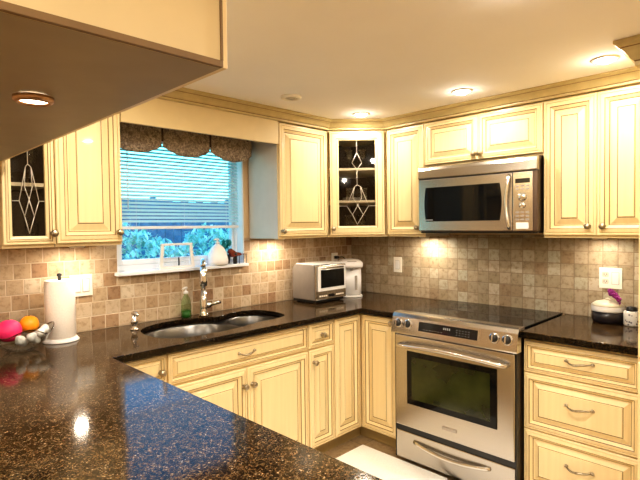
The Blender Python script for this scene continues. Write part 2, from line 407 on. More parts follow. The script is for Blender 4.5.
# valance fabric: scalloped panels with dark pleats between
va = thing('window_valance', 'brown mottled fabric valance with scalloped lower edge above the blind', 'valance', (-1.6, -.118, 1.9))
def scallop(xa, xb, name='fabric_panel'):
    b = bmesh.new(); NX, NZ = 22, 8; g = []
    for i in range(NX+1):
        u = i/NX; x = xa+(xb-xa)*u
        zb = 1.883 + .048*(abs(2*u-1)**2.2)
        g.append([b.verts.new((x+1.6, -.012*math.sin(PI*u)-.004*math.sin(3*PI*u)*(1-j/NZ), zb+(2.10-zb)*j/NZ-1.9)) for j in range(NZ+1)])
    for i in range(NX):
        for j in range(NZ): f = b.faces.new((g[i][j], g[i+1][j], g[i+1][j+1], g[i][j+1])); f.smooth = True
    r = bmesh.ops.extrude_face_region(b, geom=list(b.faces)); vv = [e for e in r['geom'] if isinstance(e, bmesh.types.BMVert)]
    bmesh.ops.translate(b, verts=vv, vec=(0, .006, 0)); bmesh.ops.recalc_face_normals(b, faces=b.faces)
    link(name, b, 'fabric', va)
px = [-2.085, -1.765, -1.448, -1.128]
for a, b_ in zip(px, px[1:]): scallop(a+.004, b_-.004)
for a in px[1:-1]: link('pleat', MB().box(a+1.6-.005, a+1.6+.005, -.004, .003, .06, .195), 'gap', va)
link('return_panel', MB().box(px[-1]+1.6-.003, px[-1]+1.6+.003, .006, .1, .055, .195), 'fabric', va)
link('mounting_board', MB().box(-.485, .472, -.002, .115, .197, .21), 'shelf', va)
tag(link('valance_board', MB().box(-2.093, -1.079, -.335, -.315, 1.992, 2.139, .001), 'tan'), 'plain cream pelmet board bridging the two wall cabinets above the window', 'board')

# ------------------------------------------------------------------ cabinet parts
def panel_spec(k=1.0):
    return [(0, 0, 0), (0, .016, 0), (.004, .020, 0), (.010*k+.002, .020, 0), (.011*k+.003, .0178, 2), (.014*k+.004, .021, 0), (.034*k, .0235, 0), (.038*k, .0205, 1),
            (.052*k, .009, 0), (.056*k, .0055, 1), (.062*k, .0055, 0), (.065*k, .0075, 0), (.090*k, .0175, 0), (.0935*k, .0165, 1), (.096*k, .0205, 0)]
def door(w, h, parent, x, z, y=0, name='door', k=None):
    if k is None: k = min(1.0, min(w, h)/.235)
    m = MB().rings(w, h, panel_spec(k))
    return link(name, m, ['cream', 'glaze', 'softglaze'], parent, (x, y, z))
def glass_spec(ins=.058):
    return [(0, 0, 0), (0, .018, 0), (.003, .021, 0), (.012, .021, 0), (.014, .0185, 1), (.017, .021, 0), (ins-.014, .0215, 0), (ins-.011, .018, 1), (ins, .012, 0), (ins, .010, 1), (ins+.002, .002, 0)]
def knob_mesh():
    m = MB(); R_ = Matrix.Rotation(PI/2, 4, 'X')
    m.lathe([(0, 0), (.009, 0), (.010, .002), (.006, .005), (.0045, .010), (.0055, .014), (.011, .017), (.0135, .021), (.012, .026), (.007, .029), (0, .030)], 16, Matrix.Scale(1.25, 4) @ R_)
    return m.bm
KM = None
def knob(parent, x, z, y=-.0215):
    global KM
    o = link('knob', knob_mesh(), 'nickel', parent, (x, y, z)) if KM is None else bpy.data.objects.new('knob', KM)
    if KM is None: KM = o.data
    else: COL.objects.link(o); o.parent = parent; o.location = (x, y, z)
    return o
def pull(parent, x, z, w=.105, y=-.0215):
    m = MB(); pts = []; rad = []
    for i in range(17):
        u = i/16*2-1; pts.append((u*w/2, -.026*(1-abs(u)**3.0)-.002, -.007*(1-u*u)+.004*math.sin(u*PI))); rad.append(.0030+.0028*(1-u*u))
    m.tube(pts, rad, 10)
    for s_ in (-1, 1):
        m.lathe([(0, 0), (.009, 0), (.008, .003), (.004, .006), (0, .007)], 12, Matrix.Translation((s_*w/2, 0, 0)) @ Matrix.Rotation(PI/2, 4, 'X'))
        m.sphere((s_*(w/2+.006), -.004, -.001), .005, 8)
    return link('handle', m, 'nickel', parent, (x, y, z))
def carcass(parent, w, d, h, z0=0, x0=0, y0=0, mats=('cream', 'daylitside')):
    """solid box, sides material 1, front face frame material 0 (front = y0)"""
    m = MB(); m.box(x0, x0+w, y0, y0+d, z0, z0+h)
    for f in m.bm.faces:
        n = f.normal
        f.material_index = 0 if n.y < -.5 else (1 if abs(n.x) > .5 else 0)
    return link('body', m, list(mats), parent)
def hollow(parent, w, d, h, shelves, poly=None):
    m = MB(); t_ = .016
    m.box(0, t_, 0, d, 0, h); m.box(w-t_, w, 0, d, 0, h); m.box(t_, w-t_, 0, d, 0, t_); m.box(t_, w-t_, 0, d, h-t_, h)
    o = link('body', m, ['cream'], parent)
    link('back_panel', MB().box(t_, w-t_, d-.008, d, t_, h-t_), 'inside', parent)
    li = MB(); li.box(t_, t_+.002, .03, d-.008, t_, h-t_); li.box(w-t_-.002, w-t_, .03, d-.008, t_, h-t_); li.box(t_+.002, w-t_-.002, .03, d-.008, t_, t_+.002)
    link('shade_lining', li, 'inside', parent)
    for s_ in shelves: link('shelf', MB().box(t_+.002, w-t_-.002, -.002, d-.009, s_, s_+.016), 'shelf', parent)
    return o
LEAD = [[(0, 1), (0, .86)], [(0, .86), (-.27, .74), (0, .66), (.27, .74), (0, .86)], [(0, .66), (0, .48)],
        [(-1, .233), (-.58, .233), (-.27, .13), (.08, .26), (.25, .33)], [(1, .233), (.64, .233), (.33, .13), (-.02, .26), (-.25, .33)],
        [(-.27, .13), (0, .015), (.33, .13)], [(-.58, .233), (-.14, .46), (0, .48)], [(.64, .233), (.2, .46), (0, .48)], [(-.25, .33), (-.14, .46)], [(.25, .33), (.2, .46)]]
def glass_door(w, h, parent, x, z, y=0, ins=.058):
    d = link('door', MB().rings(w, h, glass_spec(ins), fill=False), ['cream', 'glaze', 'softglaze'], parent, (x, y, z))
    i2 = ins+.001
    link('glass_pane', MB().box(i2, w-i2, -.0075, -.0045, i2, h-i2), 'cabglass', d)
    m = MB(); gw, gh = (w-2*ins)/2-.003, h-2*ins-.006
    for L_ in LEAD:
        P_ = [(w/2+s_*gw, -.0100, ins+.003+t_*gh) for s_, t_ in L_]
        for a_, b_ in zip(P_, P_[1:]): m.tube([a_, b_], .0019, 6)
    link('leading', m, 'lead', d)
    j = MB(); cx, cz = w/2, ins+gh*.37
    b = bmesh.new(); P = [b.verts.new(p) for p in ((cx-.16*gw, -.009, cz), (cx+.02*gw, -.009, cz-.05*gh), (cx+.24*gw, -.009, cz+.01*gh), (cx, -.009, cz+.09*gh), (cx+.02*gw, -.016, cz+.02*gh))]
    for k in range(4): b.faces.new((P[k], P[(k+1) % 4], P[4]))
    j.merge(b); link('bevelled_jewel', j, 'smokeglass', d)
    return d

# ------------------------------------------------------------------ wall cabinets on the window wall
F = -.314   # carcass front plane; door face lands on -.335
H = ZT-ZU
u1 = thing('wall_cabinet', 'cream wall cabinet with leaded glass door under the hanging cabinet, far left', 'cabinet', (-2.608, F, ZU))
hollow(u1, .204, .305, H, (.27, .53)); glass_door(.204, H-.022, u1, .001, .014, ins=.036); knob(u1, .194, .062)
u2 = thing('wall_cabinet', 'cream raised-panel wall cabinet left of the window', 'cabinet', (-2.4, F, ZU))
carcass(u2, .305, .305, H); door(.299, H-.022, u2, .003, .014); knob(u2, .281, .062)
u3 = thing('wall_cabinet', 'cream raised-panel wall cabinet just right of the window, bare side toned as daylit', 'cabinet', (-1.0765, F, ZU))
carcass(u3, .450, .305, H); door(.440, H-.022, u3, .006, .014); knob(u3, .018, .05)

# diagonal corner glass cabinet
D = .62
u4 = thing('corner_wall_cabinet', 'cream diagonal corner wall cabinet with leaded glass door', 'cabinet', (0, 0, ZU))
fl = F+.0
A_ = (-D-.004+.008, fl-.006); B_ = (fl-.006, -D-.004+.008)
poly = [(-.002, -.009), (A_[0], -.009), (A_[0], A_[1]), (B_[0], B_[1]), (-.009, B_[1]), (-.009, -.009)]
poly = [(-.009, -.009), (A_[0], -.009), A_, B_, (-.009, B_[1])]
m = MB()
m.prism(poly, 0, .016, 'z'); m.prism(poly, H-.016, H, 'z')
m.box(A_[0], A_[0]+.016, A_[1], -.009, .016, H-.016); m.box(B_[0], -.009, B_[1], B_[1]+.016, .016, H-.016)
link('body', m, 'cream', u4)
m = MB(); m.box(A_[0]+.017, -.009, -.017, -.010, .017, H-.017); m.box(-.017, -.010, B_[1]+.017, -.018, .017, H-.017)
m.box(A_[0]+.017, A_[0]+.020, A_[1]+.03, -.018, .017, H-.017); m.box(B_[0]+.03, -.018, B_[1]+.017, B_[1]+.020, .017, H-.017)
link('shade_lining', m, 'inside', u4)
sp = [(-.02, -.02), (A_[0]+.022, -.02), (A_[0]+.022, A_[1]-.008), (B_[0]-.008, B_[1]+.022), (-.02, B_[1]+.022)]
for s_ in (.245, .475): link('shelf', MB().prism(sp, s_, s_+.016, 'z'), 'shelf', u4)
gd_w = .385
mid = Vector(((A_[0]+B_[0])/2, (A_[1]+B_[1])/2, 0)); dirx = Vector((.7071, -.7071, 0)); nrm = Vector((-.7071, -.7071, 0))
p0 = mid-dirx*gd_w/2+nrm*.0015
gd = glass_door(gd_w, H-.022, u4, p0.x, .014, p0.y, ins=.062); gd.rotation_euler.z = -PI/4
k_ = knob(gd, .022, .045)

# glassware inside the glass cabinets
def goblet(x, y, z, lab, grp, s_=1.0, stem=True):
    m = MB()
    if stem: m.lathe([(0, 0), (.032*s_, 0), (.032*s_, .003), (.005*s_, .008), (.004*s_, .07*s_), (.02*s_, .085*s_), (.034*s_, .11*s_), (.034*s_, .15*s_), (.03*s_, .165*s_), (.028*s_, .165*s_), (.031*s_, .15*s_), (.03*s_, .112*s_), (.0, .088*s_)], 18)
    else: m.lathe([(0, 0), (.03*s_, 0), (.034*s_, .11*s_), (.032*s_, .11*s_), (.028*s_, .006), (0, .006)], 18)
    o = link('wine_glass' if stem else 'tumbler', m, 'smokeglass', None, (x, y, z)); tag(o, lab, 'glass', grp)
g1 = 'glasses in the corner cabinet'
for i, (x, y, zz, st) in enumerate([(-.43, -.35, .0165, 1), (-.36, -.42, .0165, 1), (-.33, -.33, .0165, 0), (-.42, -.36, .262, 0), (-.35, -.43, .262, 0), (-.43, -.36, .492, 1), (-.36, -.43, .492, 1)]):
    lv = 'bottom' if zz < .1 else 'middle' if zz < .4 else 'top'
    goblet(x, y, ZU+zz+.001, f'clear drinking glass on the {lv} level inside the corner glass cabinet', g1+f', {lv} level', .85, bool(st))
g2 = 'glasses in the left glass cabinet'
for i, (x, y, zz, st) in enumerate([(-2.56, -.19, .0185, 0), (-2.47, -.22, .0185, 0), (-2.55, -.2, .317, 1), (-2.46, -.2, .317, 1)]):
    lv = 'bottom' if zz < .1 else 'middle'
    goblet(x, y, ZU+zz+.001, f'clear glass on the {lv} level inside the leaded glass cabinet at far left', g2+f', {lv} level', .85, bool(st))
def plate_stack(x, y, z):
    for k in range(4):
        m = MB(); m.lathe([(0, 0), (.045, 0), (.075, .012), (.075, .014), (.044, .003), (0, .003)], 24)
        tag(link('plate', m, 'white_ceramic', None, (x, y, z+k*.006)), 'white plate in a small stack inside the corner glass cabinet, middle level', 'plate', 'white plates in the corner cabinet')
plate_stack(-.27, -.25, ZU+.262)

# ------------------------------------------------------------------ wall cabinets on the stove wall (local x runs toward -Y)
def rw(name, label, y, z, cat='cabinet', x=F): return thing(name, label, cat, (x, y, z), RZ)
u5 = rw('wall_cabinet', 'narrow cream wall cabinet between corner glass cabinet and microwave', -.628, ZU)
carcass(u5, .3075, .305, H); door(.301, H-.022, u5, .003, .014); knob(u5, .262, .062)
u6 = rw('wall_cabinet', 'short cream two-door wall cabinet directly above the microwave', -.9365, 1.842)
h6 = ZT-1.842
carcass(u6, .765, .305, h6)
door(.378, h6-.022, u6, .003, .014, k=.82); door(.378, h6-.022, u6, .384, .014, k=.82); knob(u6, .362, .05); knob(u6, .402, .05)
u7 = rw('wall_cabinet', 'tall cream two-door wall cabinet right of the microwave', -1.7025, ZU)
carcass(u7, .530, .305, H)
door(.264, H-.022, u7, .003, .014); door(.259, H-.022, u7, .269, .014); knob(u7, .231, .062); knob(u7, .300, .062)

# tall pantry side at the right edge
tp = thing('tall_cabinet', 'tall tan cabinet end at the right edge, crown on top', 'cabinet', (-.744, -2.242, 0), RZ)
m = MB(); m.box(0, .62, 0, .735, .0, 2.10)
link('body', m, 'tan', tp)
for a in (.004, .312): 
    dd = door(.304, 1.18, tp, a, .90); knob(tp, .285 if a < .1 else .335, 1.15)
    dd = door(.304, .78, tp, a, .10)
pf = [(-o, z) for o, z in CP]
cc = sweep([(0.0, .735), (0.0, -.021), (.62, -.021), (.62, .735)][::1], [(o*1.35+.001, 2.1015+(z-2.1395)*1.55) for o, z in CP], lambda k: 1 if k in (3, 9) else 0)
link('crown', cc, ['crown', 'glaze'], tp)

# hanging peninsula cabinet with its end toward us
hg = thing('hanging_cabinet', 'large cream cabinet hung from the ceiling over the peninsula', 'cabinet', (-2.976, 0, 1.752))
hh = CEIL-1.751-.002
m = MB(); m.box(0, .366, -1.978, -.002, .0, hh)
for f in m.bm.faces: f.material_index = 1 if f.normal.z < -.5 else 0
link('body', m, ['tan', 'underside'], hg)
m = MB(); m.box(.0, .3655, -1.984, -1.9785, .012, hh); link('end_panel', m, 'tan', hg)
link('corner_bead', MB().box(.362, .3665, -1.9875, -1.9845, .012, hh), 'glaze', hg)
link('bottom_edge', MB().box(0, .366, -1.988, -1.9785, .0, .0115, .001), 'glaze', hg)
for k in range(4):
    dd = link('door', MB().rings(.486, hh-.01, panel_spec()), ['cream', 'glaze', 'softglaze'], hg, (.3665, -1.975+k*.492, .004)); dd.rotation_euler.z = PI/2
    kk = knob(dd, .45 if k % 2 == 0 else .036, .05)

# ------------------------------------------------------------------ base cabinets
FB = -.589; TK = .085; BH = .878
def base(name, label, loc, rz, w, d=.58, shell=False):
    o = thing(name, label, 'cabinet', loc, rz)
    m = MB()
    if shell: m.box(0, w, 0, .016, TK, BH-.0015); m.box(0, .016, .0161, d, TK, BH-.0015); m.box(w-.016, w, .0161, d, TK, BH-.0015); m.box(.0161, w-.0161, .0161, d, TK, TK+.016)
    else: m.box(0, w, 0, d, TK, BH-.0015)
    link('body', m, ['cream'], o)
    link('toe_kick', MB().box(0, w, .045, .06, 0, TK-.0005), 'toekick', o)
    return o
b1 = base('base_cabinet', 'narrow cream base cabinet at the peninsula corner, one knobbed drawer', (-2.285, FB, 0), 0, .268)
door(.262, .132, b1, .003, .735, name='drawer', k=.42); knob(b1, .232, .79); door(.262, .625, b1, .003, .098); knob(b1, .235, .66)
b2 = base('sink_base_cabinet', 'wide cream base cabinet under the sink with long false drawer and two doors', (-2.0155, FB, 0), 0, .9205, shell=True)
door(.912, .150, b2, .004, .716, name='drawer_front', k=.5); pull(b2, .458, .792, .1)
door(.454, .606, b2, .004, .098); door(.454, .606, b2, .462, .098); knob(b2, .432, .61); knob(b2, .490, .61)
b3 = base('base_cabinet', 'slim cream base cabinet with small square knobbed drawer, right of sink base', (-1.0935, FB, 0), 0, .2275)
door(.2215, .150, b3, .003, .716, name='drawer', k=.55); knob(b3, .110, .79); door(.2215, .606, b3, .003, .098); knob(b3, .036, .63)
# corner base: two leaves meeting in the inner corner
b4 = thing('corner_base_cabinet', 'cream corner base cabinet, two full height doors meeting at the inner corner', 'cabinet', (-.8645, 0, 0))
P4 = [(0, -.002), (0, FB), (.8645-.589, FB), (.8645-.589, -.934), (.8645-.002, -.934), (.8645-.002, -.002)]
link('body', MB().prism(P4, TK, BH-.0015, 'z'), 'cream', b4)
P4k = [(0, -.5), (0, FB+.045), (.8645-.544, FB+.045), (.8645-.544, -.934), (.8645-.5, -.934), (.8645-.5, -.5)]
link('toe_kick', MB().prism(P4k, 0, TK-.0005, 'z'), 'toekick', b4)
door(.2485, .768, b4, .003, .098, FB)
dd = door(.296, .768, b4, .8645-.589, .098, -.613); dd.rotation_euler.z = RZ; dd.location.y = -.6145
kk = knob(dd, .262, .742)
# drawers
b5 = thing('drawer_base_cabinet', 'cream three-drawer base cabinet right of the range', 'cabinet', (FB, -1.7035, 0), RZ)
m = MB(); m.box(0, .532, 0, .58, TK, BH-.0015); link('body', m, 'cream', b5)
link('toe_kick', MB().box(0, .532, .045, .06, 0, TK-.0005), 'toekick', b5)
for z0, hz, hp in ((.702, .158, .5), (.408, .288, .5), (.100, .302, .55)):
    q = link('drawer', MB().rings(.522, hz, panel_spec(.6 if hz < .2 else .8)), ['cream', 'glaze', 'softglaze'], b5, (.005, 0, z0))
    pull(q, .266, hz*.58, .115)
# peninsula cabinets (doors face the cooking side)
b6 = thing('peninsula_base_cabinet', 'cream base cabinet run carrying the peninsula counter', 'cabinet', (-2.345, -2.44, 0), PI/2)
m = MB(); m.box(0, 1.815, 0, .58, TK, BH-.0015); link('body', m, 'cream', b6)
link('toe_kick', MB().box(0, 1.815, .045, .06, 0, TK-.0005), 'toekick', b6)
for k in range(4):
    q = door(.446, .768, b6, .004+k*.452, .098); knob(q, .41 if k % 2 == 0 else .036, .70)

# ------------------------------------------------------------------ worktops + sink
outer = [(-3.15, -.001), (-.001, -.001), (-.001, -.9270), (-.645, -.9270), (-.645, -.645), (-2.288, -.645), (-2.288, -2.47), (-3.15, -2.47)]
def sm(pts, n=6):   # closed catmull-rom
    out = []; N = len(pts)
    for i in range(N):
        p = [Vector(pts[(i+k-1) % N]) for k in range(4)]
        for j in range(n):
            t_ = j/n; out.append(tuple(.5*((2*p[1])+(p[2]-p[0])*t_+(2*p[0]-5*p[1]+4*p[2]-p[3])*t_*t_+(3*p[1]-p[0]-3*p[2]+p[3])*t_**3)))
    return out
big = sm([(-1.985, -.33), (-1.955, -.20), (-1.85, -.115), (-1.70, -.085), (-1.56, -.115), (-1.475, -.20), (-1.455, -.33), (-1.475, -.46), (-1.56, -.535), (-1.72, -.55), (-1.88, -.535), (-1.965, -.46)])
small = sm([(-1.435, -.31), (-1.42, -.20), (-1.34, -.135), (-1.24, -.125), (-1.15, -.165), (-1.115, -.26), (-1.115, -.36), (-1.15, -.45), (-1.25, -.49), (-1.35, -.48), (-1.42, -.41)])
hole = sm([(-1.985, -.33), (-1.955, -.20), (-1.85, -.115), (-1.70, -.085), (-1.56, -.112), (-1.47, -.165), (-1.40, -.16), (-1.33, -.13), (-1.24, -.125), (-1.15, -.165), (-1.115, -.26), (-1.115, -.36), (-1.15, -.45), (-1.25, -.49), (-1.35, -.492), (-1.46, -.515), (-1.56, -.54), (-1.72, -.55), (-1.88, -.535), (-1.965, -.46)])
wt = link('countertop', edge_shade(curve_slab('ct', [outer, hole], .879, ZC, .004)), ['granite', 'granite_shade'])
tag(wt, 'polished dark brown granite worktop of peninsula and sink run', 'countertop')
wt2 = link('countertop', edge_shade(curve_slab('ct2', [[(-.001, -1.7095), (-.001, -2.238), (-.645, -2.238), (-.645, -1.7095)]], .879, ZC, .004)), ['granite', 'granite_shade'])
tag(wt2, 'short dark brown granite worktop over the drawers right of the range', 'countertop')
sk = thing('kitchen_sink', 'undermounted stainless steel double bowl sink', 'sink', (-1.55, -.32, .878))
def bowl(poly, depth, name):
    b = bmesh.new(); c = Vector((sum(p[0] for p in poly)/len(poly), sum(p[1] for p in poly)/len(poly)))
    R_ = []
    for s_, z_ in ((1.035, -.0005), (.985, -.0005), (.965, -.006), (.945, -depth*.5), (.92, -depth*.88), (.86, -depth*.97), (.75, -depth), (.12, -depth-.004), (.12, -depth-.010)):
        R_.append([b.verts.new((c.x+(p[0]-c.x)*s_+1.55, c.y+(p[1]-c.y)*s_+.32, z_)) for p in poly])
    for A, B in zip(R_, R_[1:]):
        for i in range(len(poly)):
            f = b.faces.new((A[i], A[(i+1) % len(poly)], B[(i+1) % len(poly)], B[i])); f.smooth = True
    b.faces.new(R_[-1]); bmesh.ops.recalc_face_normals(b, faces=b.faces)
    for f in b.faces: f.normal_flip()
    link(name, b, 'sinksteel', sk)
    return c
sink_b = []
for pl, dp in ((big, .19), (small, .15)):
    c = bowl(pl, dp, 'bowl')
    link('drain', MB().lathe([(0, .004), (.02, .004), (.036, .002), (.042, 0.006), (.044, .004), (.044, 0), (0, 0)], 24), 'chrome', sk, (c.x+1.55, c.y+.32, -dp-.003))
fl_ = link('divider', MB().box(-.0, .0 + .001, 0, .001, -.002, -.001), 'sinksteel', sk) if False else None
rim = curve_slab('rim', [sm([(c[0]*1.0, c[1]) for c in hole[::6]]) if False else [(x_*1.0, y_) for x_, y_ in [((p[0]+1.55)*1.03, (p[1]+.32)*1.05) for p in hole]], [(p[0]+1.55, p[1]+.32) for p in [( (q[0]+1.72)*.985-1.72, (q[1]+.32)*.985-.32) for q in big]], [(p[0]+1.55, p[1]+.32) for p in [((q[0]+1.275)*.985-1.275, (q[1]+.31)*.985-.31) for q in small]]], -.006, -.002, .0008)
link('rim', rim, 'sinksteel', sk)

fc = thing('kitchen_faucet', 'chrome gooseneck pull-down faucet with side lever behind the sink', 'faucet', (-1.497, -.085, ZC+.0005))
link('base', MB().lathe([(0, 0), (.030, 0), (.030, .006), (.025, .012), (.023, .05), (.024, .10), (.02, .11), (.018, .16), (0, .16)], 24), 'chrome', fc)
fd = Vector((-.50, -.866, 0))
pts = [Vector((0, 0, .15)), Vector((0, 0, .24)), Vector((0, 0, .285))]+[fd*(.045*(1-math.cos(a)))+Vector((0, 0, .300+.045*math.sin(a))) for a in [PI*i/12 for i in range(0, 12)]]
link('spout', MB().tube(pts, .0145, 14), 'chrome', fc)
e = Vector(pts[-1])
link('spray_head', MB().tube([e, e+Vector((0, 0, -.03))+fd*.004, e+Vector((0, 0, -.08))+fd*.008, e+Vector((0, 0, -.115))+fd*.010], [.016, .021, .025, .022], 16), 'chrome', fc)
link('lever', MB().tube([(.018, 0, .062), (.045, 0, .064), (.05, 0, .064), (.075, -.004, .068), (.118, -.008, .074)], [.019, .019, .012, .010, .012], 12), 'chrome', fc)
sd = thing('soap_dispenser', 'small chrome deck soap pump at the left end of the sink', 'dispenser', (-1.975, -.165, ZC+.0005))
link('base', MB().lathe([(0, 0), (.022, 0), (.022, .006), (.013, .012), (.012, .03), (.018, .036), (.019, .05), (.012, .058), (.008, .085), (0, .085)], 20), 'chrome', sd)
link('nozzle', MB().tube([(0, .01, .088), (0, -.005, .092), (0, -.03, .090), (0, -.042, .082)], [.012, .012, .008, .006], 12), 'chrome', sd)

sb = thing('soap_bottle', 'clear green dish soap bottle with white pump behind the sink', 'bottle', (-1.603, -.06, ZC+.0005))
link('body', MB().lathe([(0, 0), (.028, 0), (.031, .008), (.031, .07), (.027, .11), (.018, .13), (.012, .137), (.012, .146), (0, .146)], 20), 'soap', sb)
link('liquid', MB().lathe([(0, .002), (.025, .002), (.028, .01), (.028, .045), (0, .045)], 20), simple('green_liquid', (.03, .12, .02), .3), sb)
link('pump', MB().lathe([(0, .1465), (.015, .1465), (.015, .16), (.006, .163), (.005, .178), (.012, .18), (.011, .188), (0, .189)], 16).tube([(0, 0, .184), (-.02, -.012, .184), (-.034, -.02, .178)], .005, 8), 'white', sb)

# ------------------------------------------------------------------ range
st = thing('range', 'stainless steel slide-in electric range with black glass top and oven window', 'range', (-.642, -.9400, 0), RZ)
W = .758
link('body', MB().box(0, W, .0, .62, .03, .905), 'steel_dk', st)
for xx in (.05, W-.05):
    for yy in (.06, .56): link('leg', MB().lathe([(0, 0), (.018, 0), (.018, .006), (.010, .010), (.010, .0295), (0, .0295)], 12), 'black', st, (xx, yy, 0))
link('cooktop', MB().box(-.002, W+.002, .045, .632, .9055, .9225, .003), 'blackglass', st)
bn = simple('burner_print', (.05, .05, .052), .12)
for i, (xx, yy, rr) in enumerate(((.19, .20, .11), (.57, .20, .085), (.19, .46, .08), (.57, .46, .10))):
    m = MB()
    for r_ in (rr, rr*.62): m.lathe([(r_, 0), (r_, .0004), (r_-.004, .0004), (r_-.004, 0)], 40, smooth=False)
    link('burner_ring', m, bn, st, (xx, yy, .9226))
# control panel: sloped
cp = [(-.055, .806), (-.057, .812), (-.040, .905), (-.028, .925), (-.015, .931), (.040, .931), (.044, .926), (.044, .906), (-.0005, .904), (-.0005, .806)]
link('control_panel', MB().prism(cp, -.010, W+.012, 'x', bev=.0015), 'steel_lt', st)
tilt = math.atan2(.017, .093)
def on_panel(x, z, off=.0):  # point on the sloped face
    y = -.057+.017*(z-.812)/.093; n_ = Vector((0, -math.cos(tilt), math.sin(tilt)))
    return Vector((x, y, z))+n_*off
def slanted(mb, x, z, off, name, mat, parent=st):
    o = link(name, mb, mat, parent); o.location = on_panel(x, z, off); o.rotation_euler.x = -tilt; return o
q = slanted(MB().box(-.192, .192, -.004, .0, -.034, .034, .0015), .372, .866, 0, 'display_bezel', 'steel_lt')
q = slanted(MB().box(-.184, .184, -.004, .0, -.027, .027, .001), .372, .866, .0036, 'display', 'dispglass')
dg_ = emit('display_digits', (.25, .5, .55), .5)
m = MB()
for i in range(4): m.box(-.02+i*.012, -.014+i*.012, -.0005, 0, .002, .014)
for i in range(7): m.box(-.15+i*.019, -.140+i*.019, -.0005, 0, -.016, -.0145)
for i in range(5):
    for j in range(3): m.box(.06+i*.018, .068+i*.018, -.0005, 0, -.016+j*.013, -.0145+j*.013)
slanted(m, .372, .866, .0078, 'display_marks', simple('grey_print', (.35, .35, .33), .5))
for xx in (.040, .108, .648, .718):
    rg = MB(); rg.lathe([(.021, 0), (.028, 0), (.029, .003), (.026, .007), (.021, .007)], 28, Matrix.Rotation(PI/2, 4, 'X'))
    kb = MB(); kb.lathe([(0, 0), (.0225, 0), (.0225, .010), (.018, .022), (.016, .024), (0, .024)], 24, Matrix.Rotation(PI/2, 4, 'X'), mi=0)
    o = slanted(kb, xx, .868, .0005, 'knob', 'black')
    r2 = link('knob_ring', rg, 'chrome', o); r2.location = (0, 0, 0)
    link('grip', MB().box(-.0045, .0045, -.031, -.0242, -.017, .017, .002), 'chrome', o)
# oven door
od = link('oven_door', MB().box(.010, W-.006, -.042, -.001, .240, .797, .006), 'steel', st)
m = MB(); a0, a1, c0, c1 = .098, W-.098, .385, .705
m.rings(a1-a0, c1-c0, [(0, 0, 0), (0, .004, 0), (.002, .006, 0), (.004, .006, 0)], x0=a0, z0=c0)
o = link('window_bezel', m, 'blackglass', od, (0, -.0425, 0))
olive = simple('oven_cavity', (.020, .025, .006), .12, var=.7, scale=5)
link('oven_window', MB().box(a0+.035, a1-.035, -.0495, -.0487, c0+.035, c1-.03), olive, od)
hp = [(.045, -.043, .735), (.050, -.070, .737), (.075, -.087, .742)]+[(.075+(W-.15)*i/10, -.087-.010*math.sin(PI*i/10), .742+.012*math.sin(PI*i/10)) for i in range(1, 10)]+[(W-.075, -.087, .742), (W-.050, -.070, .737), (W-.045, -.043, .735)]
link('handle', MB().tube(hp, .012, 12, flat=1.25), 'steel_lt', od)
link('badge', MB().box(.335, .425, -.0455, -.0425, .295, .312, .001), 'greysteel', od)
link('vent_gap', MB().box(.004, W-.004, -.030, -.001, .205, .2385, .002), 'black', st)
link('side_trim', MB().box(.0, .0055, -.03, -.001, .03, .80), 'black', st); link('side_trim', MB().box(W-.0055, W, -.03, -.001, .03, .80), 'black', st)
dr = link('storage_drawer', MB().box(.010, W-.006, -.036, -.001, .035, .204, .005), 'steel', st)
hp = [(.14+(W-.28)*i/14, -.037-.026*math.sin(PI*i/14)**.6, .158-.022*math.sin(PI*i/14)) for i in range(15)]
link('handle', MB().tube(hp, .012, 12, flat=.8), 'steel_lt', dr)

# ------------------------------------------------------------------ microwave
mw = thing('microwave', 'stainless steel over-the-range microwave hung above the range', 'microwave', (-.37, -.9385, 1.412), RZ)
link('body', MB().box(.0, W, .0, .366, .008, .4275), 'steel_dk', mw)
link('underside_panel', MB().box(.004, W-.004, -.012, .36, -.002, .0075, .002), 'black', mw)
vp = [(-.001, .348), (-.034, .348), (-.036, .352), (-.032, .400), (-.024, .418), (-.012, .427), (-.001, .427)]
link('vent_grille', MB().prism(vp, 0, W-.0, 'x', bev=.001), 'steel', mw)
link('vent_slot', MB().box(.002, W-.002, -.030, -.001, .3405, .3475), 'black', mw)
dw = .622
md = link('door', MB().box(.002, dw, -.034, -.001, .012, .340, .004), 'steel', mw)
wpoly = [(.050, .070), (.048, .30), (.055, .292)]
# window with bowed sides
b_ = []
for i in range(9): u = i/8; b_.append((.058-.010*math.sin(PI*u), .072+(.288-.072)*u))
for i in range(9): u = 1-i/8; b_.append((.548+.012*math.sin(PI*u), .072+(.288-.072)*u))
m = MB().prism(b_, -.0372, -.0342, 'y'); link('window', m, 'blackglass', md)
hd = [(.606, -.034, .022), (.604, -.044, .040)]+[(.604-.014*math.sin(PI*i/8), -.047, .05+.24*i/8) for i in range(9)]+[(.604, -.044, .310), (.606, -.034, .328)]
link('handle', MB().tube(hd, .010, 12), 'steel_lt', md)
ctl = link('control_panel', MB().box(dw+.003, W-.022, -.034, -.001, .012, .340, .003), 'steel_lt', mw)
link('side_trim', MB().box(W-.0215, W, -.030, -.001, .012, .340, .002), 'steel_dk', mw)
link('display', MB().box(dw+.018, W-.038, -.0365, -.0342, .278, .303, .001), 'dispglass', ctl)
cx = (dw+W-.022)/2
link('dial', MB().lathe([(0, 0), (.023, 0), (.023, .008), (.019, .014), (0, .015)], 24, Matrix.Translation((cx, -.0342, .20)) @ Matrix.Rotation(PI/2, 4, 'X')), 'chrome', ctl)
link('dial', MB().lathe([(0, 0), (.018, 0), (.018, .008), (.015, .012), (0, .013)], 24, Matrix.Translation((cx, -.0342, .155)) @ Matrix.Rotation(PI/2, 4, 'X')), 'chrome', ctl)
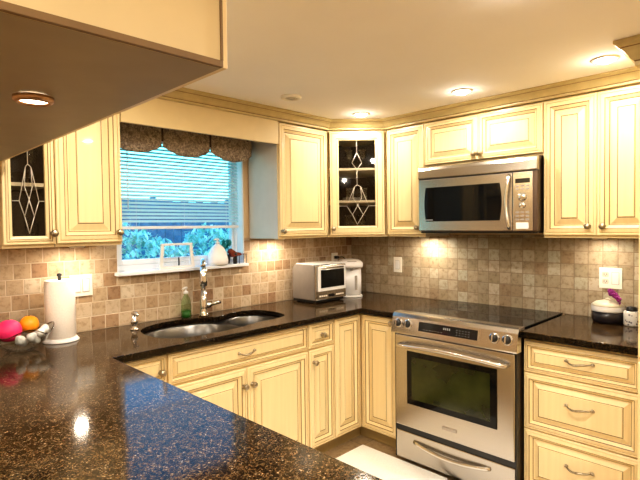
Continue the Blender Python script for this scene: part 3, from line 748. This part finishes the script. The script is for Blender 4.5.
for r_ in range(5):
    for c_ in range(3):
        if r_ in (0, 1) or c_ is not None:
            zz = (.262, .245, .115, .095, .075)[r_]
            link('button', MB().box(cx-.038+c_*.028, cx-.018+c_*.028, -.0357, -.0342, zz-.005, zz+.005, .001), 'greysteel', ctl)
link('door_release', MB().box(cx-.035, cx+.035, -.038, -.0342, .022, .058, .003), 'white', ctl)
link('handle_mark', MB().box(.056, .11, -.0376, -.0373, .079, .084), simple('grey_logo', (.4, .4, .4), .5), md)

# ------------------------------------------------------------------ lights (visible fixtures, plus added unseen fill lamps)
def spot(name, loc, e, col, size=110, blend=.6, r=.04, rot=(0, 0, 0)):
    l = bpy.data.lights.new(name, 'SPOT'); l.energy = e; l.color = col; l.spot_size = math.radians(size); l.spot_blend = blend; l.shadow_soft_size = r
    o = bpy.data.objects.new(name, l); COL.objects.link(o); o.location = loc; o.rotation_euler = rot; return o
def parealight(name, loc, e, col, size, rot=(0, 0, 0)):
    l = bpy.data.lights.new(name, 'AREA'); l.energy = e; l.color = col; l.shape = 'DISK'; l.size = size
    o = bpy.data.objects.new(name, l); COL.objects.link(o); o.location = loc; o.rotation_euler = rot; return o
WARM = (1, .91, .79)
def downlight(x, y, label, e=30, group=None):
    t_ = thing('recessed_light', label, 'ceiling light', (x, y, CEIL-.0005), 0, group)
    link('trim_ring', MB().lathe([(.040, 0), (.058, 0), (.057, -.004), (.046, -.007), (.040, -.004)], 32), 'ivory', t_)
    link('lens', MB().lathe([(0, -.020), (.018, -.018), (.030, -.012), (.0395, -.003), (.0395, 0), (0, 0)], 28), 'lens', t_)
    parealight('downlight', (x, y, CEIL-.024), e, WARM, .07)
    l = bpy.data.lights.new('halo_fill', 'POINT'); l.energy = .7; l.color = WARM; l.shadow_soft_size = .02  # extra point lamp added to make a halo on the ceiling
    o = bpy.data.objects.new('halo_fill', l); COL.objects.link(o); o.location = (x, y, CEIL-.045)
downlight(-.606, -.628, 'lit recessed ceiling light in front of the corner glass cabinet', 6.5)
downlight(-.613, -1.368, 'lit recessed ceiling light in front of the cabinet above the microwave', 6.5)
downlight(-.613, -2.079, 'lit recessed ceiling light nearest the tall cabinet on the right', 6.5)
downlight(-2.38, -1.0, 'added hidden fill light on the ceiling between the hanging cabinet and the window', 14)  # added lamp, hidden by the hanging cabinet, brightens the left wall cabinets
downlight(-1.62, -2.1, 'added unseen fill light on the ceiling over the middle of the kitchen floor', 26)  # added out-of-view lamp that brightens the kitchen floor
for x, y, e in ((-3.4, -3.6, 38), (-1.9, -3.9, 38), (-4.6, -1.8, 32), (-3.6, -2.6, 16)): downlight(x, y, 'added unseen fill light on the ceiling behind the viewpoint', e, 'added fill lights behind the viewpoint')  # added lamps giving fill light from the unseen part of the room
t_ = thing('ceiling_light_fixture', 'small unlit round grey ceiling fixture above the sink', 'ceiling light', (-1.239, -.64, CEIL-.0005))
link('trim_ring', MB().lathe([(.034, 0), (.060, 0), (.058, -.010), (.046, -.016), (.034, -.010)], 32), 'ivory', t_)
link('lens', MB().lathe([(0, -.012), (.022, -.010), (.033, -.004), (.033, 0), (0, 0)], 28), 'greysteel', t_)
def puck(x, y, z, label, e, trim='ivory', r=.034):
    t_ = thing('puck_spotlight', label, 'light', (x, y, z-.0005))
    link('housing', MB().lathe([(r*.78, -.002), (r, -.002), (r, 0), (r*1.12, 0), (r*1.1, -.008), (r*.9, -.014), (r*.78, -.010)], 28), trim, t_)
    link('lens', MB().lathe([(0, -.010), (r*.77, -.008), (r*.77, -.001), (0, -.001)], 28), 'pucklens', t_)
    parealight('puck_lamp', (x, y, z-.018), e, (1, .86, .68), r*1.6)
puck(-2.25, -.14, ZU, 'round puck light under the wall cabinet left of the window', 2.1)
puck(-.90, -.12, ZU, 'round puck light under the wall cabinet right of the window', 3)
puck(-.12, -.80, ZU, 'round puck light under the narrow cabinet left of the microwave', 3.4)
puck(-.13, -1.93, ZU, 'round puck light under the cabinet right of the microwave', 1.6)
puck(-2.80, -1.548, 1.751, 'round puck light with copper ring under the hanging cabinet', 5.0, 'coppertrim', .036)

# ------------------------------------------------------------------ things on the worktop
# toaster oven
to = thing('toaster_oven', 'silver toaster oven with dark glass door in the corner on the worktop', 'toaster oven', (-.742, -.305, ZC+.0005))
TW, TD, TH = .310, .235, .275
m = MB(); m.prism([(0, .024), (TD, .024), (TD, TH-.03), (TD-.03, TH), (.03, TH), (.0, TH-.012)], 0, TW, 'x', bev=.004)
link('body', m, simple('silver_shell', (.30, .275, .25), .38, .5), to)
link('top_cover', MB().box(.004, TW-.004, .008, TD-.04, TH-.003, TH+.006, .003), 'white', to)
link('base', MB().box(.004, TW-.004, .006, TD-.006, .006, .0235, .003), 'black', to)
for xx in (.03, TW-.03):
    for yy in (.03, TD-.03): link('foot', MB().lathe([(0, 0), (.012, 0), (.010, .0055), (0, .0055)], 12), 'rubber', to, (xx, yy, 0))
link('front_panel', MB().box(.0, TW, -.014, -.0005, .026, TH-.004, .005), 'steel_lt', to)
dr_ = link('door', MB().box(.012, TW-.012, -.024, -.0145, .088, TH-.014, .004), 'white', to)
link('door_glass', MB().box(.038, TW-.030, -.0262, -.0242, .112, TH-.036, .001), 'blackglass', dr_)
link('door_handle', MB().tube([(.05, -.026, TH-.024), (.05, -.036, TH-.022), (TW-.045, -.036, TH-.022), (TW-.045, -.026, TH-.024)], .005, 8), 'steel_lt', dr_)
link('display', MB().box(.125, .185, -.0165, -.0142, .042, .062, .001), 'dispglass', to)
for i in range(8):
    xx = .032+i*.021 if i < 4 else .205+(i-4)*.021
    link('button', MB().box(xx, xx+.014, -.0165, -.0142, .048, .058, .001), 'ivory', to)
# thermo pot
tpot = thing('hot_water_dispenser', 'white electric hot water dispenser beside the toaster oven', 'dispenser', (-.262, -.21, ZC+.0005), -PI/4+.1)
m = MB(); m.prism(rrect(-.085, .085, -.075, .105, .05, 8), .012, .225, 'z', smooth=True); link('body', m, 'white_ceramic', tpot)
link('base', MB().prism(rrect(-.088, .088, -.10, .107, .05, 8), .0, .0115, 'z', smooth=True), 'white', tpot)
m = MB()
prev = None
b = bmesh.new(); R_ = []
for s_, z_, fo in ((1.0, .2255, .03), (1.04, .235, .035), (1.04, .258, .035), (.98, .272, .03), (.8, .284, .02), (.4, .290, .0)):
    R_.append([b.verts.new((x_*s_, y_*s_-(fo if y_ < 0 else 0), z_)) for x_, y_ in rrect(-.088, .088, -.078, .107, .05, 8)])
for A, B in zip(R_, R_[1:]):
    for i in range(len(A)): f = b.faces.new((A[i], A[(i+1) % len(A)], B[(i+1) % len(A)], B[i])); f.smooth = True
b.faces.new(R_[0][::-1]); b.faces.new(R_[-1]); bmesh.ops.recalc_face_normals(b, faces=b.faces)
link('lid', b, 'white_ceramic', tpot)
link('spout', MB().lathe([(0, 0), (.010, 0), (.012, .016), (0, .016)], 14), 'greysteel', tpot, (0, -.095, .2085))
link('level_gauge', MB().box(.025, .045, -.0785, -.0755, .055, .165, .002), simple('gauge_grey', (.35, .32, .28), .3), tpot)
link('button_panel', MB().box(-.035, .035, -.110, -.09, .274, .279, .002), 'greysteel', tpot)

# outlets and switches
def plate(x, z, w_, h_, label, wall='x'):
    t_ = thing('wall_plate', label, 'outlet', (x, -.0005, z) if wall == 'x' else (-.0005, x, z), 0 if wall == 'x' else RZ)
    link('cover', MB().box(-w_/2, w_/2, -.006, 0, -h_/2, h_/2, .002), 'ivory', t_); return t_
def sockets(t_, x):
    for s_ in (-.02, .02):
        o = link('socket', MB().prism([(x+p[0], s_+p[1]) for p in rrect(-.017, .017, -.014, .014, .008, 4)], -.0075, -.0062, 'y'), 'socketgrey', t_)
        link('slots', MB().box(x-.008, x-.0055, -.0082, -.0076, s_-.003, s_+.006).box(x+.0055, x+.008, -.0082, -.0076, s_-.003, s_+.006).box(x-.0015, x+.0015, -.0082, -.0076, s_-.010, s_-.006), 'black', o)
def rocker(t_, x):
    o = link('switch_frame', MB().box(x-.019, x+.019, -.0072, -.0062, -.035, .035, .0005), 'greysteel', t_)
    link('rocker', MB().box(x-.0165, x+.0165, -.010, -.0073, -.0325, .0325, .001), 'white', t_)
p1 = plate(-2.187, 1.163, .114, .115, 'ivory double switch plate on the tile left of the window'); rocker(p1, -.023); rocker(p1, .023)
p2 = plate(-.481, 1.155, .075, .118, 'ivory single switch plate on the tile left of the range', 'y'); rocker(p2, 0)
p3 = plate(-1.953, 1.148, .116, .118, 'ivory outlet and switch plate on the tile above the lidded pot', 'y'); sockets(p3, -.025); rocker(p3, .025)
p4 = plate(-.215, 1.185, .072, .115, 'ivory outlet plate behind the hot water dispenser'); sockets(p4, 0)
pg = thing('power_plug', 'black power plug and cord in the outlet behind the dispenser', 'plug', (-.215, -.012, 1.207))
link('plug_body', MB().box(-.014, .014, -.03, 0, -.012, .012, .005), 'black', pg)
link('cord', MB().tube([(0, -.028, 0), (.03, -.05, .004), (.07, -.06, -.02), (.10, -.05, -.08), (.11, -.05, -.2), (.11, -.06, -.285)], .0035, 8), 'black', pg)

# paper towel holder
pt = thing('paper_towel_holder', 'white countertop holder carrying a paper towel roll below the left cabinet', 'paper towel holder', (-2.333, -.135, ZC+.0005))
link('base', MB().lathe([(0, 0), (.082, 0), (.083, .004), (.078, .010), (.071, .0185), (0, .0185)], 36), 'white', pt)
link('post', MB().lathe([(0, .018), (.008, .018), (.008, .318), (.012, .322), (.010, .332), (0, .335)], 16), 'black', pt)
rl = tag(link('paper_towel_roll', MB().lathe([(.0195, 0), (.066, 0), (.068, .002), (.068, .278), (.066, .28), (.0195, .28), (.0195, 0)], 40), 'paper', None, (-2.333, -.135, ZC+.020)), 'thick white paper towel roll standing on its holder', 'paper towel')

# glass bowl with fruit
bx, by = -2.525, -.215
bz = ZC+.0005
b = bmesh.new(); R_ = []; n = 36
prof = [(0, .004), (.035, 0), (.055, .004), (.085, .025), (.110, .055), (.130, .092), (.1315, .095), (.127, .094), (.106, .057), (.082, .029), (.053, .009), (0, .008)]
gm = MB(); gm.lathe(prof, 36)
for v in gm.bm.verts:
    a = math.atan2(v.co.y, v.co.x); k = (v.co.z/.095)**2
    v.co.z += .016*k*math.cos(4*a); r_ = 1+.05*k*math.cos(4*a); v.co.x *= r_; v.co.y *= r_
gb = link('glass_bowl', gm, 'bowlglass', None, (bx, by, bz))
rp = [((.1295*(1+.05*math.cos(4*a)))*math.cos(a), (.1295*(1+.05*math.cos(4*a)))*math.sin(a), .0955+.016*math.cos(4*a)) for a in [2*PI*i/60 for i in range(61)]]
link('rim', MB().tube(rp, .0028, 8, cap=False), glassy('thick_glass_edge', (.55, .5, .45), 3.0), gb)
tag(gb, 'clear wavy-rimmed glass bowl of fruit beside the paper towel holder', 'bowl')
def fruit(name, c, r, mat, label, cat, grp=None, amp=.03, sq=(1, 1, .95)):
    t_ = thing(name, label, cat, c, random.uniform(0, 6), grp)
    link('flesh', MB().sphere((0, 0, 0), r, 24, squash=sq, noise_amp=amp, seed=r*100+c[0]*10), mat, t_)
    link('stem', MB().lathe([(0, r*sq[2]*.97), (.004, r*sq[2]*.97), (.0035, r*sq[2]*1.03), (0, r*sq[2]*1.04)], 8), 'wood', t_)
fruit('pink_fruit', (bx-.046, by+.0, bz+.098), .052, 'pink', 'bright pink round fruit in the glass bowl', 'fruit')
fruit('orange', (bx+.046, by+.045, bz+.108), .042, 'orange', 'orange resting at the back of the glass bowl', 'fruit')
gl = [(bx-.02, by-.075, bz+.062), (bx+.025, by-.07, bz+.066), (bx+.068, by-.045, bz+.075), (bx+.092, by-.018, bz+.085), (bx+.05, by-.035, bz+.045), (bx+.0, by-.04, bz+.045)]
for i, c in enumerate(gl):
    m = MB(); r = .021
    m.sphere(c and (0, 0, 0), r, 18, squash=(1, 1, .85))
    for v in m.bm.verts:
        a = math.atan2(v.co.y, v.co.x); k = 1+.13*math.cos(6*a)*(1-abs(v.co.z)/r)
        v.co.x *= k; v.co.y *= k
        if v.co.z > .5*r: v.co.z += (v.co.z-.5*r)*1.2
    o = link('garlic_bulb', m, 'garlic', None, c, random.uniform(0, 6)); o.rotation_euler = (random.uniform(-.8, .8), random.uniform(-.8, .8), random.uniform(0, 6))
    tag(o, 'small white papery garlic bulb at the front of the glass bowl', 'garlic', 'garlic bulbs in the glass bowl')

# lidded pot with purple flower, jar
po = thing('lidded_pot', 'round dark pot with a cream lid on the worktop under the outlet', 'pot', (-.105, -1.965, ZC+.0005))
link('body', MB().lathe([(0, 0), (.066, 0), (.074, .006), (.079, .03), (.079, .062), (.070, .062), (.066, .01), (0, .01)], 36), simple('dark_stripe', (.02, .016, .02), .3), po)
link('collar', MB().lathe([(.066, .0625), (.080, .0625), (.081, .070), (.081, .088), (.078, .092), (.066, .092)], 36), 'white_ceramic', po)
link('lid', MB().lathe([(0, .0925), (.080, .0925), (.081, .096), (.06, .112), (.03, .121), (.0, .123)], 36), simple('cream_lid', (.72, .66, .52), .35), po)
link('lid_knob', MB().lathe([(0, .1232), (.010, .1232), (.012, .132), (0, .135)], 16), simple('cream_knob', (.72, .66, .52), .35), po)
m = MB()
for i in range(38):
    u = i/37; c = (.0+.012*math.cos(i*2.4)*(1.2-u*.3), -.03-.055*u+.0, .150-.045*u*u+.012*math.sin(i*2.4))
    m.sphere((0, 0, 0), .010, 8, squash=(1, .5, 1), noise_amp=.3, seed=i)
    for v in m.bm.verts[-0:] if False else list(m.bm.verts)[-(len(m.bm.verts)//(i+1)):]: v.co += Vector(c)
fw = link('purple_flower', m, 'purple', None, (-.125, -1.945, ZC+.020)); tag(fw, 'purple blossom spray lying on the lidded pot', 'flower')
jr = thing('small_jar', 'white patterned jar with a black lid at the right end of the worktop', 'jar', (-.13, -2.085, ZC+.0005))
def dotty():
    m, nt, b = new_mat('patterned_ceramic'); setp(b, Roughness=.3)
    tc = nd(nt, 'ShaderNodeTexCoord'); v = nd(nt, 'ShaderNodeTexVoronoi'); v.inputs['Scale'].default_value = 60; nt.links.new(tc.outputs['Object'], v.inputs['Vector'])
    r = ramp(nt, [(.25, (.15, .14, .16)), (.35, (.72, .7, .66))], v.outputs['Distance']); nt.links.new(r.outputs[0], b.inputs['Base Color']); return m
link('body', MB().lathe([(0, 0), (.034, 0), (.038, .006), (.038, .07), (.034, .078), (0, .078)], 28), dotty(), jr)
link('lid', MB().lathe([(0, .0785), (.026, .0785), (.027, .084), (.024, .098), (.01, .102), (0, .102)], 24), 'black', jr)

# ------------------------------------------------------------------ things on the window sill
SZ = WZ0+.0205
pv = thing('lotion_bottle', 'large white rounded pump bottle on the window sill', 'bottle', (-1.335, -.005, SZ))
link('body', MB().lathe([(0, 0), (.060, 0), (.068, .006), (.069, .03), (.060, .075), (.042, .11), (.024, .128), (.016, .135), (0, .135)], 32), 'white_ceramic', pv)
link('pump', MB().lathe([(0, .1355), (.014, .1355), (.014, .15), (.006, .152), (.006, .160), (.013, .162), (.012, .172), (0, .173)], 16).tube([(0, 0, .167), (-.022, -.006, .168), (-.034, -.009, .163)], .005, 8), 'white', pv)
hp_ = thing('potted_plant', 'small teal-green leafy plant in dark pot on the sill behind the pump bottle', 'plant', (-1.235, .042, SZ))
link('pot', MB().lathe([(0, 0), (.022, 0), (.030, .06), (.026, .06), (.02, .01), (0, .01)], 20), 'black', hp_)
m = MB()
for i in range(26):
    a = i*2.399; r_ = .038*math.sqrt((i+1)/26); b = bmesh.new()
    P = [b.verts.new(p) for p in ((0, 0, 0), (.014, 0, .018), (0, .004, .042), (-.014, 0, .018))]; b.faces.new(P)
    m.merge(b, Matrix.Translation((r_*math.cos(a)*.9, r_*math.sin(a)*.5, .09+.05*random.random())) @ Matrix.Rotation(a, 4, 'Z') @ Matrix.Rotation(random.uniform(-.9, .5), 4, 'X'))
for i in range(5): m.tube([(0, 0, .03), (.02*math.cos(i*1.3), .012*math.sin(i*1.3), .11)], .0015, 5)
link('foliage', m, 'teal', hp_)
fg = thing('trinket_figure', 'small dark red-brown ornament on the sill right of the pump bottle', 'ornament', (-1.215, -.028, SZ))
link('body', MB().lathe([(0, 0), (.012, 0), (.014, .03), (.010, .055), (.018, .065), (.012, .075), (0, .078)], 14), 'black', fg)
link('head', MB().prism([(-.055, .085), (-.03, .045), (.05, .055), (.045, .072), (.005, .078), (-.035, .105)], -.012, .012, 'y', bev=.003), 'redbrown', fg)
wr = thing('wire_stand', 'small dark wire stand at the right end of the window sill', 'stand', (-1.150, -.018, SZ))
link('top_plate', MB().box(-.035, .028, -.018, .018, .060, .064, .001), 'redbrown', wr)
for sx in (-.032, .025):
    for sy in (-.015, .015): link('leg', MB().tube([(sx, sy, 0), (sx, sy, .0598)], .002, 8), 'black', wr)
pf_ = thing('photo_frame', 'white framed clear glass photo stand on the sill under the blind', 'frame', (-1.632, -.015, SZ)); pf_.scale = (1.15, 1, 1.1)
m = MB()
for a in ((-.098, -.082, 0, .125), (.082, .098, 0, .125)):
    b = bmesh.new()
m.prism([(-.102, 0), (-.084, 0), (-.074, .125), (-.090, .125)], -.006, .006, 'y'); m.prism([(.084, 0), (.102, 0), (.090, .125), (.074, .125)], -.006, .006, 'y')
m.box(-.0905, .0905, -.006, .006, .1255, .138, .002); m.box(-.0835, .0835, -.006, .006, 0, .013, .001)
link('border', m, 'white', pf_)
link('glass', MB().prism([(-.083, .0135), (.083, .0135), (.0735, .1245), (-.0735, .1245)], -.001, .001, 'y'), 'glass', pf_)
cs = tag(link('incense_stick_holder', MB().lathe([(0, 0), (.016, 0), (.016, .004), (.005, .008), (.005, .062), (.0, .064)], 14), 'rubber', None, (-1.60, .022, SZ)), 'small dark stick in a round base behind the white photo frame', 'holder')

# ------------------------------------------------------------------ bright floor patches, built as white slabs
def patch_slab(name, poly, z1, mat, label):
    bm = curve_slab(name, [poly], .001, z1, min(.004, (z1-.001)*.45)); o = link(name, bm, mat); tag(o, label, 'brightpatch'); return o
patch_slab('floor_light_patch', rrect(-1.75, -.665, -1.30, -.665, .01), .010, 'brightpatch', 'patch of light on the floor as a flat white slab, before the corner cabinet')  # light patch on the tiles, built as a white slab
patch_slab('bright_oval', [(-1.08+.40*math.cos(2*PI*i/48), -1.50+.42*math.sin(2*PI*i/48)) for i in range(48)], .030, 'brightoval', 'bright oval on the floor as a thick white slab, before the range')  # white slab for the bright oval next to the light patch

# ------------------------------------------------------------------ outside the window
o = struct('ground_lawn', MB().box(-14, 10, .3, 26, -.35, -.30), 'lawn')
fn = thing('garden_fence', 'dark blue-grey board fence far outside behind the shrubs', 'fence', (-1, 7.5, -.3))
m = MB()
for i in range(70): m.box(-7+i*.2, -7+i*.2+.19, 0, .02, 0, 2.38+.02*math.sin(i*3))
link('boards', m, 'fence', fn)
for i in range(8): link('post', MB().box(-7+i*1.98, -6.9+i*1.98, .021, .12, 0, 2.45), 'fence', fn)
def shrub(x, y, h, r, label):
    t_ = thing('garden_shrub', label, 'shrub', (x, y, -.3))
    m = MB(); b = bmesh.new()
    for i in range(2600):
        d = Vector((random.gauss(0, 1), random.gauss(0, 1), random.gauss(0, 1))).normalized(); rr = random.uniform(.6, 1)**.5
        rr *= 1+.25*noise.noise(d*2.2+Vector((x, y, 0)))
        c = Vector((d.x*r*rr, d.y*r*rr, h*.55+d.z*h*.48*rr)); s_ = random.uniform(.04, .085)
        q = Matrix.Rotation(random.uniform(0, 6.3), 3, 'Z') @ Matrix.Rotation(random.uniform(-1.2, 1.2), 3, 'X')
        b.faces.new([b.verts.new(c+q @ Vector(p)) for p in ((0, -s_, 0), (s_*.5, 0, .01), (0, s_, 0), (-s_*.5, 0, .01))])
    m.merge(b); link('foliage', m, 'leaf', t_)
    tr_ = MB()
    for i in range(5): a = i*1.26; tr_.tube([(0, 0, 0), (.1*r*math.cos(a), .1*r*math.sin(a), h*.3), (.5*r*math.cos(a), .5*r*math.sin(a), h*.7)], [.03, .02, .01], 6)
    link('stems', tr_, 'wood', t_)
shrub(-1.9, 3.3, 1.80, .8, 'pale leafy garden shrub outside, left part of the window view')
shrub(-.2, 3.9, 1.72, .8, 'leafy garden shrub outside, middle of the window view')
shrub(1.55, 4.6, 1.75, .8, 'leafy garden shrub outside, right part of the window view')
shrub(3.4, 5.6, 1.9, .9, 'leafy garden shrub outside beyond the right window jamb')

# ------------------------------------------------------------------ world, camera
wd = bpy.data.worlds.new('World'); bpy.context.scene.world = wd; wd.use_nodes = True
nt = wd.node_tree; bg = nt.nodes['Background']
tc = nd(nt, 'ShaderNodeTexCoord'); s = nd(nt, 'ShaderNodeSeparateXYZ'); nt.links.new(tc.outputs['Generated'], s.inputs[0])
r = ramp(nt, [(0, (.26, .86, .90)), (.19, (.18, .74, .86)), (.28, (.08, .30, .60)), (1, (.06, .24, .50))], s.outputs[2])
nt.links.new(r.outputs[0], bg.inputs[0]); bg.inputs[1].default_value = 4.8

cam = bpy.data.cameras.new('Camera'); co = bpy.data.objects.new('Camera', cam); COL.objects.link(co)
cam.sensor_width = 36; cam.lens = 36*486.463/640; cam.clip_start = .02
yaw, pit, rol = map(math.radians, (44.9486, -1.6562, -.7074))
Fv = Vector((math.cos(yaw)*math.cos(pit), math.sin(yaw)*math.cos(pit), math.sin(pit))); Rv = Vector((math.sin(yaw), -math.cos(yaw), 0)); Uv = Rv.cross(Fv)
R2 = Rv*math.cos(rol)+Uv*math.sin(rol); U2 = -Rv*math.sin(rol)+Uv*math.cos(rol)
mt = Matrix(((R2.x, U2.x, -Fv.x), (R2.y, U2.y, -Fv.y), (R2.z, U2.z, -Fv.z))).to_4x4(); mt.translation = (-3.1158, -2.7328, 1.4646)
co.matrix_world = mt
sc = bpy.context.scene; sc.camera = co
sc.view_settings.view_transform = 'Standard'; sc.view_settings.look = 'Medium High Contrast'; sc.view_settings.exposure = -.30
sc.cycles.max_bounces = 8; sc.cycles.diffuse_bounces = 5; sc.cycles.transparent_max_bounces = 16; sc.cycles.use_denoising = True
sc.cycles.sample_clamp_indirect = 6; sc.cycles.caustics_reflective = False; sc.cycles.caustics_refractive = False
